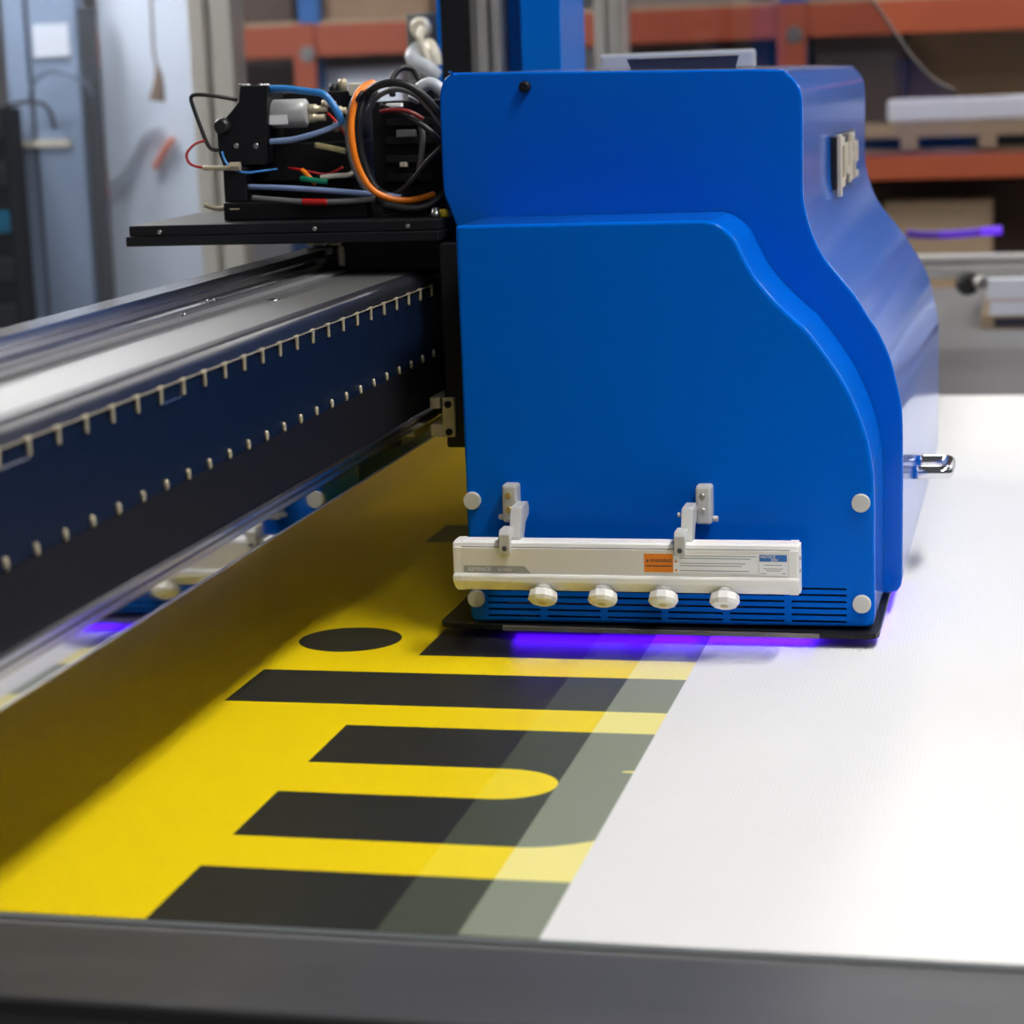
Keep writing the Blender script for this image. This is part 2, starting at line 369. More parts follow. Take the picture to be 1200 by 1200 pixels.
# rail on top of the beam
prism('top_rail_base', [(-.232, .386), (-.180, .386), (-.180, .392), (-.232, .392)], Y0, Y1, 'Y', MIDG, g)
o = prism('top_rail', [(-.226, .392), (-.196, .392), (-.196, .398), (-.201, .402), (-.201, .407), (-.196, .411), (-.196, .419), (-.226, .419), (-.226, .411), (-.221, .407), (-.221, .402), (-.226, .398)], Y0, Y1, 'Y', DARKCHROME, g)
prism('rear_flange', [(-.30, .386), (-.262, .386), (-.262, .402), (-.30, .402)], Y0, -.2, 'Y', mat('olive_grey_coating', (.20, .20, .18), .5), g)
prism('rear_light_block', [(-.30, .322), (-.462, .322), (-.462, .05), (-.470, .05), (-.470, .330), (-.30, .330)], Y0, Y1, 'Y', mat('pale_light_block', (.8, .8, .82), .6), g)  # unseen panel, added to keep light from the left off the board
prism('bounce_plate', [(-.30, .2030), (-.0858, .2030), (-.0858, .2048), (-.30, .2048)], Y0, Y1, 'Y', mat('pale_bounce_plate', (.60, .62, .64), .5), g)  # unseen pale underside, added to bounce light into the shade below
# lower polished rail and hanging strip
prism('lower_rail', [(-.0835, .2185), (-.0775, .2185), (-.074, .2215), (-.074, .226), (-.077, .2275), (-.074, .229), (-.074, .2325), (-.078, .2345), (-.0835, .2345)], Y0, Y1, 'Y', DARKCHROME, g)
prism('polished_strip', [(-.0855, .196), (-.0822, .196), (-.0822, .2185), (-.0855, .2185)], Y0, Y1, 'Y', MIRROR, g)
prism('strip_edge', [(-.0855, .1952), (-.0815, .1952), (-.0815, .1968), (-.0855, .1968)], Y0, Y1, 'Y', STEEL, g)
# clips and pins, 49.6 mm apart
bm = bmesh.new()
add_box(bm, (-.0822, -.0020, .3590), (-.0792, .0020, .3725), .0012); add_box(bm, (-.0822, -.009, .3708), (-.0792, .003, .3736), .0008)
clip = link('clip', bm, BEIGE); bm = bmesh.new(); add_lathe(bm, (-.0822, 0, .2925), (1, 0, 0), [(0, .0024), (.002, .0024), (.003, .0018)], 10)
for v in bm.verts: v.co.z = .2925 + (v.co.z - .2925) * 2.0
pin = link('pin', bm, BEIGE)
k0 = -.9005
for k in range(-12, 40):
    y = k0 + k * .04955
    if y < Y0 + .02 or y > 1.0: continue
    c = clip if k == -12 else clip.copy(); p = pin if k == -12 else pin.copy()
    for q, dy in ((c, 0), (p, -.0005)):
        if k != -12: COL.objects.link(q)
        q.location = (0, y + dy, 0); q.parent = g; q.matrix_parent_inverse = Matrix.Translation(g.location).inverted()
for ya in (-.655, -.949):
    bm = bmesh.new()
    add_box(bm, (-.0822, ya, .3575), (-.0808, ya + .0475, .3587)); add_box(bm, (-.0822, ya, .3575), (-.0808, ya + .0012, .371)); add_box(bm, (-.0822, ya + .0465, .3575), (-.0808, ya + .0475, .371))
    link('slot_frame', bm, STEEL, g)
q = onZ(320, 352, .3895); lathe('panel_screw', q, (0, 0, 1), [(0, .007), (.001, .007), (.0014, .0045)], CHROME, g, 14)
for q in (onX(242, 353, -.1955), onX(250, 352, -.1955), onZ(248, 370, .392)): lathe('rail_screw', (min(q.x, -.1955), q.y, min(max(q.z, .393), .416)), (1, 0, 0), [(0, .0022), (.0012, .0022), (.0018, .0012)], STEEL, g, 10)

# ------------------------------------------------------------------ print carriage
h = thing('print_carriage', 'large blue print head carriage with stepped curved covers above the board', 'print head', (.2, .5, .012))
inner = [(0, .0185), (0, .453), (.262, .453)] 
innerc = [(.269, .4525), (.279, .450), (.290, .443), (.300, .432), (.308, .415), (.318, .396), (.330, .380), (.344, .364), (.362, .347), (.374, .336), (.394, .309), (.410, .284), (.422, .259), (.432, .232), (.438, .206), (.441, .182)]
prof = [Vector((0, .0245)), Vector((0, .449)), Vector((.001, .452)), Vector((.004, .453))] + dense([(.257, .4530), (.262, .4530)] + innerc) + [Vector((.4415, .15)), Vector((.4415, .030)), Vector((.4395, .0235)), Vector((.434, .0205)), Vector((.006, .0185)), Vector((.002, .020))]
HOL = []
for xa, xb in ((.020, .079), (.0865, .146), (.154, .213), (.2205, .280), (.2875, .346), (.3535, .412)):
    for z in (.0258, .0330, .0402, .0474, .0546, .0616): HOL.append((xa, xb, z - .0012, z + .0012))
shell('inner_cover', prof, 0, .1375, .0040, BLUE_IN, h, HOL)
box('vent_backing', (.012, .012, .022), (.425, .014, .066), BLACKM, h)
tube('cover_cable', [(.04, .008, .038), (.07, .009, .0385), (.10, .008, .040), (.30, .009, .0395)], .0022, DRED, h, 8)
box('cover_tag', (.055, .009, .024), (.072, .0095, .030), STEEL, h)
outc = [(.327, .6045), (.341, .5995), (.351, .589), (.356, .577), (.357, .550), (.3565, .50), (.3565, .472), (.359, .452), (.366, .427), (.378, .402), (.398, .376), (.413, .357), (.425, .337), (.436, .320), (.449, .291), (.457, .260), (.462, .232), (.463, .203)]
prof = [Vector((.05, .025)), Vector((.0, .36)), Vector((-.030, .432))] + dense([(-.036, .446), (-.042, .464), (-.0475, .480), (-.0485, .506), (-.0485, .545), (-.048, .585), (-.046, .597), (-.042, .606), (-.034, .612), (-.022, .6133), (.15, .609)]) + dense([(.20, .6078)] + outc) + [Vector((.463, .15)), Vector((.462, .042)), Vector((.460, .033)), Vector((.456, .028)), Vector((.449, .0255))]
shell('outer_cover', prof, .1385, 1.035, .003, BLUE, h)
lathe('cover_screw', (.051, .1385, .595), (0, -1, 0), [(0, .0065), (.006, .0065), (.008, .0045)], BLACK, h, 14)
for x, z in ((.0075, .1545), (.4277, .1552), (.0077, .0450), (.4280, .0463)):
    lathe('cover_cap', (x, .002, z), (0, -1, 0), [(0, .0098), (.006, .0098), (.0072, .0088)], CAPM, h, 28)
# base plate with rounded corners, front strip, uv lamp
bp_ = [(-.036, .012), (-.036, .55), (.446, .55), (.446, .0), (.443, -.009), (.436, -.013), (.43, -.013), (-.020, -.002), (-.030, .001), (-.035, .006)]
prism('base_plate', bp_, .0105, .0165, 'Z', BLACK, h)
prism('front_strip', [(.037, -.0062), (.384, -.0142), (.384, -.0115), (.037, -.0035)], .0105, .0155, 'Z', mat('grey_strip', (.22, .20, .19), .45), h)
prism('uv_lamp', [(-.001, .0104), (.030, .0047), (.032, .0104)], .045, .250, 'X', UV, h)
prism('uv_lamp', [(-.001, .0104), (.030, .0047), (.032, .0104)], .252, .375, 'X', UV_LOW, h)
prism('uv_lamp', [(.440, .0104), (.444, .0060), (.446, .0104)], .03, .30, 'Y', UV_LOW, h)
# back plate between covers and gantry, bearing blocks
box('back_plate', (-.055, .135, .19), (-.001, 1.0, .425), BLACK, h, .002)
bm = bmesh.new(); add_box(bm, (-.0725, .13, .203), (-.056, .20, .218), .0015); add_box(bm, (-.058, .13, .203), (-.043, .20, .249), .0015); add_box(bm, (-.0725, .13, .236), (-.060, .20, .249), .0015)
blk = link('bearing_block', bm, BEIGE, h)
for z in (.209, .241): lathe('bearing_bolt', (-.0505, .131, z), (0, -1, 0), [(0, .0042), (.0025, .0042), (.003, .003)], BLACKM, blk, 12)
bm = bmesh.new(); add_box(bm, (-.230, .19, .4195), (-.187, .27, .4275), .0015); add_box(bm, (-.194, .19, .3945), (-.183, .27, .420), .003)
blk = link('rail_carriage', bm, BEIGE, h)
lathe('rail_carriage_screw', (-.207, .19, .4235), (0, -1, 0), [(0, .004), (.003, .004), (.0036, .003)], STEEL, blk, 12)
box('support_block', (-.178, .17, .392), (-.06, .34, .4275), BLACKM, h, .003)
# tray carrying the electronics
tr = thing('electronics_tray', 'long black tray with silver screws carrying the wiring beside the blue cover', 'tray', (-.24, .22, .428))
box('tray_plate', (-.4265, .118, .4285), (-.050, .345, .4400), BLACK, tr, .0015)
box('tray_upper', (-.4225, .120, .4402), (-.050, .345, .4525), BLACK, tr, .0015)
for x, y in ((187, 272), (369, 268), (478, 265)):
    q = onY(x, y, .12); lathe('tray_screw', q, (0, -1, 0), [(0, .0026), (.0014, .0026), (.0018, .0018)], STEEL, tr, 12)
# handle
hp = [(.4625, .365, .122), (.494, .365, .122), (.502, .373, .122), (.502, .432, .122), (.494, .440, .122), (.4625, .440, .122)]
bm = bmesh.new(); add_tube(bm, hp, .0085, 12, 4)
link('handle', bm, CHROME, h)
# emblem on the side of the outer cover
em = box('emblem_back', (.3560, .475, .4545), (.3640, .765, .520), BLACK, h, .002)
def strokes(ps, nm='emblem_letter'):
    bm = bmesh.new()
    for a in ps: add_box(bm, (.3640, a[0], a[1]), (.3690, a[2], a[3]), .0008)
    return link(nm, bm, mat('emblem_cream', (.62, .56, .44), .3, metal=.3), em)
strokes([(.480, .446, .500, .522), (.500, .456, .545, .467), (.500, .507, .535, .518), (.545, .464, .560, .510)])
strokes([(.575, .470, .590, .508), (.590, .468, .620, .478), (.622, .456, .636, .508)])
strokes([(.650, .458, .664, .518), (.664, .508, .690, .518), (.664, .484, .686, .492)])
strokes([(.702, .458, .714, .506), (.714, .498, .755, .506), (.714, .478, .755, .486), (.714, .458, .757, .466), (.745, .478, .757, .506)])
ra, rb_ = onY(702, 78, 1.03), onY(884, 57, 1.03)
box('rear_hood', (ra.x, 1.036, .40), (rb_.x, 1.05, rb_.z), mat('pale_grey_hood', (.42, .43, .45), .5), h, .004)
# vent on top
va, vb = onY(748, 78, .55), onY(868, 78, .55)
v = box('top_vent', (va.x, .50, .6035), (vb.x, .80, .6085), BLACKM, h, .001)
bm = bmesh.new(); add_prism(bm, [(va.x, .6085), (va.x - .006, .6225), (vb.x + .004, .6225), (vb.x, .6085)], .50, .505, 'Y'); link('vent_flap', bm, NAVY, v)
box('vent_trim', (va.x + .008, .499, .6222), (vb.x + .003, .506, .6240), BEIGE, v)

# ------------------------------------------------------------------ static eliminator bar
s = thing('static_eliminator_bar', 'slim white ionising bar with four round nozzles on the front of the blue cover', 'ionising bar', (.187, -.06, .069))
def barprof(x0, x1, name, m, grow=0.):
    g_ = grow
    p = [(-.044, .070 - g_), (-.044, .1215 + g_), (-.046, .1235 + g_), (-.065 - g_, .1235 + g_), (-.0678 - g_, .1218), (-.0687 - g_, .1185), (-.0690 - g_, .1178), (-.0700 - g_, .1172), (-.0700 - g_, .0895), (-.0735 - g_, .0885), (-.0745 - g_, .0865), (-.0745 - g_, .0815), (-.0735 - g_, .0800), (-.064 - g_, .0705 - g_), (-.060, .0690 - g_)]
    return prism(name, p, x0, x1, 'X', m, s)
barprof(.012, .359, 'bar_body', WHITEP)
box('label_panel', (.0115, -.0708, .0898), (.3595, -.0695, .1168), GREYP, s)
box('panel_groove', (.010, -.0698, .1171), (.361, -.0685, .1182), mat('groove_grey', (.16, .16, .155), .5), s)
for x0, x1 in ((.001, .0118), (.3592, .3695)):
    o = barprof(x0, x1, 'end_cap', WHITEP, .0006)
    bm = bmesh.new(); bm.from_mesh(o.data); bmesh.ops.bevel(bm, geom=[e for e in bm.edges if abs(e.verts[0].co.x - e.verts[1].co.x) < 1e-6 and abs(e.verts[0].co.x - (x0 if x0 < .1 else x1)) < 1e-6], offset=.002, segments=2, affect='EDGES'); bm.to_mesh(o.data); bm.free()
    xe = x0 - .0003 if x0 < .1 else x1 + .0003
    for z in (.094, .107): box('cap_notch', (xe - .0006, -.066, z), (xe + .0006, -.060, z + .003), INKG, o)
for x in (.0985, .163, .2275, .292):
    ax = Vector((0, -.56, -.83)); b0 = Vector((x, -.0640, .0775))
    n = lathe('nozzle', b0 + ax * .0085, ax, [(0, .0120), (.0015, .0150), (.0090, .0160), (.0125, .0135), (.0135, .0110)], WHITEP, s, 10, False)
    lathe('nozzle_neck', b0, ax, [(0, .0088), (.0088, .0102)], WHITEP, n, 16)
    lathe('nozzle_ring', b0 + ax * .0078, ax, [(0, .0108), (.0011, .0126)], INKG, n, 16)
    lathe('nozzle_tip', b0 + ax * .0215, ax, [(0, .0045), (.0012, .0040)], PALEY, n, 12)
# brackets: mounting block with two screws, stepped arm down to the bar
for xb, sgn, nm in ((.0535, 1, 0), (.264, -1, 1)):
    bm = bmesh.new(); add_box(bm, (xb - .0085, -.020, .134), (xb + .0085, 0, .1755), .003)
    b = link('mounting_block', bm, GREYBR, s)
    for z in (.164, .1485): lathe('block_screw', (xb - .001, -.0195, z), (0, -1, 0), [(0, .0036), (.002, .0036), (.0026, .0026)], BRASS if nm == 0 else STEEL, b, 14)
    lathe('clamp_knob', (xb - sgn * .0085, -.012, .139), (-sgn, 0, 0), [(0, .0032), (.005, .0032), (.006, .0022)], GREYBR, b, 12)
    x0, x1 = (xb + .0072, xb + .0192) if sgn > 0 else (xb - .0192, xb - .0072)
    prism('bracket_arm', [(-.010, .150), (-.014, .157), (-.044, .157), (-.046, .154), (-.060, .126), (-.060, .118), (-.050, .112), (-.040, .120), (-.030, .138), (-.012, .142)], x0, x1, 'X', GREYBR, s, .001)
    x0, x1 = (xb + .0000, xb + .0118) if sgn > 0 else (xb - .0235, xb - .0115)
    c = prism('bracket_tab', [(-.050, .137), (-.0720, .137), (-.0755, .132), (-.0755, .112), (-.0705, .112), (-.0705, .1262), (-.050, .1262)], x0, x1, 'X', GREYBR, s, .0008)
    lathe('tab_screw', ((x0 + x1) / 2, -.0755, .1175), (0, -1, 0), [(0, .0028), (.0006, .0028), (.0009, .0014)], DARKG, c, 12)
    lathe('arm_pin', (x1 if sgn > 0 else x0, -.028, .146), (sgn, 0, 0), [(0, .0026), (.003, .0026)], GREYBR, s, 10)
# printed labels
yl = -.0711
prism('maker_label', [(.0130, .0902), (.0860, .0902), (.0790, .0978), (.0130, .0978)], yl, yl + .0004, 'Y', GREY_L, s)
text('maker_name', 'KEYENCE', .0058, (.0175, yl - .0001, .0919), INKW, s, .00012, .15, 1.0)
text('maker_model', 'SJ-H036', .0042, (.0500, yl - .0001, .0924), INKW, s, 0, .0, 1.1)
l1 = box('warning_label', (.2080, yl, .0934), (.2385, yl + .0004, .1130), ORANGE_L, s)
text('warning_word', 'WARNING', .0048, (.2138, yl - .0001, .1042), INK, l1, .0001)
bm = bmesh.new(); add_prism(bm, [(.2098, .1042), (.2132, .1042), (.2115, .1075)], yl - .0002, yl, 'Y'); link('warning_mark', bm, INK, l1)
box('print_line', (.2092, yl - .0002, .0995), (.2370, yl, .1006), INK, l1)
l2 = box('instruction_label', (.2386, yl, .0928), (.3270, yl + .0004, .1132), WHITE_L, s)
for i, ln in enumerate((.086, .080, .084, .074, .070, .083, .078)):
    z = .1112 - i * .0026; 
    if i not in (2, 5): box('print_line', (.2455, yl - .0002, z - .0004), (.2455 + ln * .93, yl, z + .0004), INKG, l2)
for z in (.1040, .0948):
    bm = bmesh.new(); add_prism(bm, [(.2398, z), (.2432, z), (.2415, z + .0030)], yl - .0002, yl, 'Y'); link('warning_mark', bm, ORANGE_L, l2)
l3 = box('notice_label', (.3285, yl, .0915), (.3575, yl + .0004, .1138), WHITE_L, s)
box('notice_header', (.3288, yl - .0002, .1062), (.3572, yl, .1135), BLUE_L, l3)
text('notice_word', 'NOTICE', .0042, (.3297, yl - .0004, .1099), INKW, l3, .0001, .2); text('notice_word', 'ION', .0038, (.3405, yl - .0004, .1068), INKW, l3, .0001, .2)
for z, a, b in ((.1025, .334, .352), (.0985, .333, .353), (.0965, .336, .350), (.0935, .330, .336), (.0935, .352, .356)): box('print_line', (a, yl - .0002, z - .0004), (b, yl, z + .0004), INKG, l3)

# ------------------------------------------------------------------ mast behind the head
mY = 1.10
m = thing('carriage_mast', 'tall bright blue mast with black cable channel and silver profile behind the print head', 'mast', (-.13, mY + .1, .4275))
def colx(px_, Y=mY): return onY(px_, 40, Y).x
box('mast_foot', (colx(512) - .005, mY - .01, .392), (colx(662), mY + .22, .42), BLACK, m, .002)
ZT = 1.25
box('blue_column', (colx(610), mY, .42), (colx(657), mY + .19, ZT), BLUE2, m, .002)
box('blue_recess', (colx(586), mY + .06, .42), (colx(610), mY + .08, ZT), BLUE2, m)
box('blue_flange', (colx(513), mY - .002, .42), (colx(516.5), mY + .10, ZT), BLUE2, m)
box('black_channel', (colx(516.5), mY, .42), (colx(548), mY + .08, ZT), BLACKM, m)
bm = bmesh.new()
for a, b, d in ((549, 559, .012), (559, 570, .0), (570, 577, .014), (577, 585, .0)): add_box(bm, (colx(a), mY + d, .42), (colx(b), mY + .08, ZT), .0008)
link('silver_profile', bm, ALU, m)
cb = thing('conduit_box', 'grey connection box with white cables beside the black mast channel', 'box', (-.29, 1.15, .42))
a, b = onY(475, 16, 1.12), onY(513, 94, 1.12)
box('box_body', (a.x, 1.12, b.z), (colx(512.5, 1.12), 1.20, a.z), mat('grey_box_paint', (.22, .22, .215), .5), cb, .003)
box('box_stand', (a.x + .012, 1.13, .392), (a.x + .034, 1.16, b.z), BLACKM, cb)
lathe('cable_gland', onY(495, 33, 1.12), (0, -1, 0), [(0, .017), (.012, .017), (.020, .012)], CREAMH, cb, 18)
tube('cream_cable', [onY(495, 34, 1.09), onY(492, 43, 1.07), onY(496, 58, 1.07), onY(502, 72, 1.07), onY(508, 92, 1.07)], .006, CREAMH, cb)
tube('cream_cable', [onY(502, 52, 1.10), onY(508, 62, 1.08), onY(510, 76, 1.08)], .011, CREAMH, cb)
tube('grey_conduit', [onY(488, 58, 1.11), onY(483, 66, 1.07), onY(488, 73, 1.06), onY(501, 80, 1.05), onY(511, 88, 1.06)], .0115, LGREYH, cb)

# ------------------------------------------------------------------ electronics on the tray
ZS = .4525
def bpx(bm, x0, y0, x1, y1, Ya, Yb, bev=.0015, floor=False):
    a = onY(x0, (y0 + y1) / 2, Ya); b = onY(x1, (y0 + y1) / 2, Ya); c = onY((x0 + x1) / 2, y0, Ya); d = onY((x0 + x1) / 2, y1, Ya)
    add_box(bm, (a.x, Ya, ZS + .0003 if floor else d.z), (b.x, Yb, c.z), bev)
pu = thing('pump_unit', 'black pump unit with silver cylinder and hose fittings on the tray', 'pump', (-.26, .23, ZS))
bm = bmesh.new(); bpx(bm, 262, 236, 430, 258, .17, .245, floor=True); link('pump_base', bm, BLACKM, pu)
bm = bmesh.new(); bpx(bm, 262, 196, 288, 237, .18, .24); link('pump_foot', bm, BLACK, pu)
bm = bmesh.new(); bpx(bm, 290, 168, 412, 212, .22, .32); link('manifold', bm, BLACKM, pu)
bm = bmesh.new(); bpx(bm, 300, 204, 420, 240, .24, .33); link('lower_manifold', bm, BLACK, pu)
bm = bmesh.new(); bpx(bm, 312, 108, 420, 168, .26, .33); link('pump_housing', bm, BLACKM, pu)
P = [onY(x, y, .19) for x, y in ((254, 150), (270, 132), (281, 120), (281, 101), (313, 100), (313, 192), (262, 196), (256, 180))]
prism('end_plate', [(p.x, p.z) for p in P], .19, .25, 'Y', BLACK, pu, .001)
a = onY(309, 134, .215); b = onY(361, 134, .215)
c = lathe('silver_cylinder', a, (1, 0, 0), [(0, .014), (.003, .0165), (b.x - a.x - .003, .0165), (b.x - a.x, .012)], mat('pale_cylinder', (.50, .51, .50), .35, metal=.2), pu, 24)
box('cylinder_label', (a.x + .010, .1980, a.z - .012), (a.x + .034, .2020, a.z - .001), WHITE_L, c)
for x, y, r, L in ((362, 128, .006, .022), (362, 138, .006, .020), (378, 122, .005, .016), (392, 148, .007, .012), (396, 130, .006, .010)):
    lathe('fitting', onY(x, y, .22), (1, 0, 0), [(0, r), (L * .4, r), (L * .45, r * .7), (L, r * .7)], BEIGE, pu, 10)
for x in (283, 290, 306, 313): lathe('top_screw', onY(x, 102, .215), (0, 0, 1), [(0, .0034), (.003, .0034), (.004, .002)], STEEL, pu, 10)
for x, y in ((277, 171), (300, 171)): lathe('plate_screw', onY(x, y, .19), (0, -1, 0), [(0, .0032), (.0015, .0032), (.002, .002)], STEEL, pu, 10)
lathe('pressure_port', onY(262, 148, .19), (0, -1, 0), [(0, .010), (.006, .010), (.012, .007)], RUBBER, pu, 16)
for pts in ([(238, 197), (262, 197), (272, 196)], [(240, 240), (252, 244), (268, 244)]):
    tube('barbed_fitting', [onY(x, y, .175) for x, y in pts], .0028, BEIGE, pu, 8)
for x, y in ((276, 195), (277, 245)):
    lathe('fitting_nut', onY(x - 6, y, .175), (1, 0, 0), [(0, .0055), (.012, .0055)], BEIGE, pu, 6, False)
for x, y in ((392, 108), (378, 113), (402, 102)): lathe('valve_stub', onY(x, y + 8, .29), (0, 0, 1), [(0, .006), (.014, .006), (.018, .004)], BEIGE if x == 402 else RUBBER, pu, 10)
bm = bmesh.new(); bpx(bm, 408, 97, 430, 112, .25, .28, .002); link('white_connector', bm, CREAMH, pu)
# drive unit behind the cable loops
du = thing('drive_unit', 'black ribbed drive unit behind the cable loop next to the blue cover', 'drive unit', (-.1, .26, ZS))
bm = bmesh.new(); bpx(bm, 438, 118, 520, 250, .25, .34, floor=True); link('drive_body', bm, BLACKM, du)
for y in (138, 160, 182, 204): bm = bmesh.new(); bpx(bm, 452, y, 508, y + 9, .243, .252, .001); link('cooling_rib', bm, BLACK, du)
bm = bmesh.new(); bpx(bm, 464, 152, 486, 161, .240, .250, .001); link('drive_plate', bm, MIDG, du)
bm = bmesh.new(); bpx(bm, 452, 121, 470, 126, .240, .250, .001); link('drive_label', bm, WHITE_L, du)
bm = bmesh.new(); bpx(bm, 468, 190, 476, 196, .240, .250, .001); link('drive_label', bm, CREAMH, du)

def cable(name, label, pts, r, mt, cat='cable', Y=.2, grp=None):
    P = [onY(q[0], q[1], q[2] if len(q) > 2 else Y) for q in pts]
    P = [Vector((p.x, p.y, max(p.z, ZS + r + .0003))) for p in P]
    o = tube(name, P, r, mt); return tag(o, label, cat, grp)
cable('orange_cable', 'thick orange cable looping down beside the black drive unit', [(437, 97, .22), (428, 101, .20), (418, 112, .175), (412, 140, .165), (413, 168, .16), (420, 196, .16), (434, 220, .16), (452, 231, .165), (474, 235, .175), (492, 233, .19), (508, 228, .21)], .0040, ORANGE)
cable('grey_cable', 'grey cable running along the outside of the orange loop', [(430, 100, .225), (416, 115, .19), (408, 145, .18), (409, 172, .175), (416, 198, .175), (430, 222, .175), (452, 236, .18), (480, 240, .19)], .0036, GREYH)
cable('black_cable', 'black cable hugging the inside of the orange loop', [(440, 108, .21), (428, 116, .19), (421, 140, .18), (422, 170, .18), (430, 200, .18), (442, 222, .18), (460, 230, .19), (480, 230, .21)], .0042, RUBBER)
cable('black_cable', 'black cable arching over the top of the drive unit', [(426, 118, .19), (436, 104, .18), (456, 97, .175), (478, 100, .175), (498, 114, .18), (514, 132, .19), (522, 140, .20)], .0046, RUBBER)
cable('black_cable', 'thin black cable arching just under the topmost arch', [(432, 130, .20), (442, 114, .19), (462, 105, .185), (484, 110, .185), (504, 128, .19), (522, 152, .20)], .0032, GREYH)
cable('black_cable', 'black cable rising diagonally across the drive unit', [(440, 238, .18), (462, 228, .18), (482, 212, .18), (502, 188, .185), (522, 168, .19)], .0030, RUBBER)
cable('black_cable', 'fat black cable curving along the tray by the blue cover', [(450, 240, .165), (478, 245, .165), (500, 242, .17), (516, 232, .18), (524, 226, .19)], .0052, RUBBER)
cable('black_cable', 'black cable sagging over the ribs of the drive unit', [(446, 124, .22), (470, 134, .21), (494, 146, .21), (510, 160, .21), (522, 176, .22)], .0034, RUBBER)
cable('grey_cable', 'short grey cable hanging down over the drive ribs', [(484, 136, .225), (492, 144, .22), (495, 160, .22), (493, 186, .225), (490, 206, .23)], .0035, GREYH)
cable('red_cable', 'dark red cable across the top of the drive unit', [(446, 131, .21), (462, 129, .205), (480, 131, .205), (496, 140, .21)], .0026, DRED)
cable('blue_hose', 'bright blue hose running over the silver cylinder', [(317, 104, .20), (335, 104, .195), (360, 107, .19), (378, 110, .185), (388, 120, .185), (396, 132, .185), (401, 144, .19)], .0042, HBLUE, 'hose')
cable('blue_hose', 'pale blue hose sagging below the silver cylinder', [(400, 144, .195), (388, 150, .19), (368, 157, .185), (345, 163, .185), (328, 165, .188), (317, 166, .19)], .0034, LBLUE, 'hose')
cable('pale_blue_tube', 'straight pale blue tube low above the tray', [(291, 219, .19), (330, 220, .175), (380, 223, .17), (430, 227, .17), (470, 231, .18)], .0033, LBLUE, 'tube')
cable('sleeved_cable', 'black sleeved cable lying on the tray under the pale blue tube', [(296, 232, .18), (330, 235, .172), (370, 237, .168), (410, 236, .168), (440, 233, .17)], .0036, GREYH)
cable('red_sleeve', 'short red sleeve wrapped round the cable on the tray', [(355, 236.5, .1665), (370, 237, .1660), (384, 237, .1662)], .0042, RED, 'sleeve')
cable('red_wire', 'bright red wire lying above the orange plug', [(338, 197, .20), (352, 199, .19), (366, 202, .19), (384, 204, .195), (402, 196, .20)], .0016, RED, 'wire')
cable('orange_plug', 'small orange plug among the wires', [(354, 199, .185), (362, 207, .18), (370, 216, .18)], .0030, ORANGE, 'plug')
cable('green_plug', 'small green plug among the wires', [(353, 209, .178), (366, 211, .175), (384, 213, .178)], .0032, GREEN, 'plug')
cable('yellow_plug', 'slim pale yellow plug beside the orange loop', [(370, 170, .20), (386, 173, .195), (404, 177, .19)], .0034, PALEY, 'plug')
cable('red_wire', 'red wire crossing behind the blue hoses', [(384, 133, .21), (394, 143, .205), (402, 154, .205), (408, 162, .205)], .0018, RED, 'wire')
cable('black_lead', 'black lead bent into a triangle at the end of the pump unit', [(278, 117, .20), (255, 113, .19), (232, 111, .185), (224, 114, .185), (226, 124, .185), (234, 146, .185), (245, 172, .185), (256, 176, .188)], .0024, RUBBER, 'cable')
cable('red_wire', 'dark red wire loop sticking out past the pump unit', [(240, 165, .18), (228, 169, .18), (219, 180, .18), (222, 191, .18), (234, 196, .18), (250, 196, .178)], .0016, RED, 'wire')
cable('blue_wire', 'thin blue wire trailing along the foot of the pump', [(260, 178, .178), (266, 192, .176), (285, 202, .18), (310, 200, .19), (325, 198, .20)], .0014, HBLUE, 'wire')
cable('grey_lead', 'pale grey lead among the wires under the manifold', [(376, 208, .18), (392, 206, .18), (408, 205, .185), (416, 200, .19)], .0030, CREAMH, 'wire')
cable('light_grey_hose', 'pale grey hose rising behind the arched cables', [(484, 118, .235), (492, 104, .24), (506, 98, .24), (520, 108, .24)], .0075, LGREYH, 'hose')
cable('black_hose', 'black corrugated hose arching beside the grey box', [(460, 112, .33), (460, 92, .34), (470, 80, .35), (484, 82, .36), (492, 96, .36)], .0040, RUBBER, 'hose')
fx = onY(508, 252, .14); lathe('grey_fitting', (fx.x, .15, ZS + .0003), (0, 0, 1), [(0, .006), (.006, .006), (.007, .004), (.011, .004)], STEEL, tr, 12)
fx = onY(517, 251, .145); lathe('yellow_cap', (fx.x, .155, ZS + .0003), (0, 0, 1), [(0, .006), (.007, .006), (.009, .004)], YEL, tr, 12)
for x, y, rot in ((424, 115, 0), (452, 231, 0)):
    p0 = onY(x, y, .172); bm = bmesh.new(); add_lathe(bm, p0 + Vector((-.004, 0, .003)), (.8, .1, -.6) if y < 200 else (.7, .1, .7), [(0, .0075), (.004, .0075)], 12)
    tag(link('cable_tie', bm, RUBBER), 'black cable tie round the top of the cable loop' if y < 200 else 'black cable tie round the bottom of the orange loop', 'cable tie')

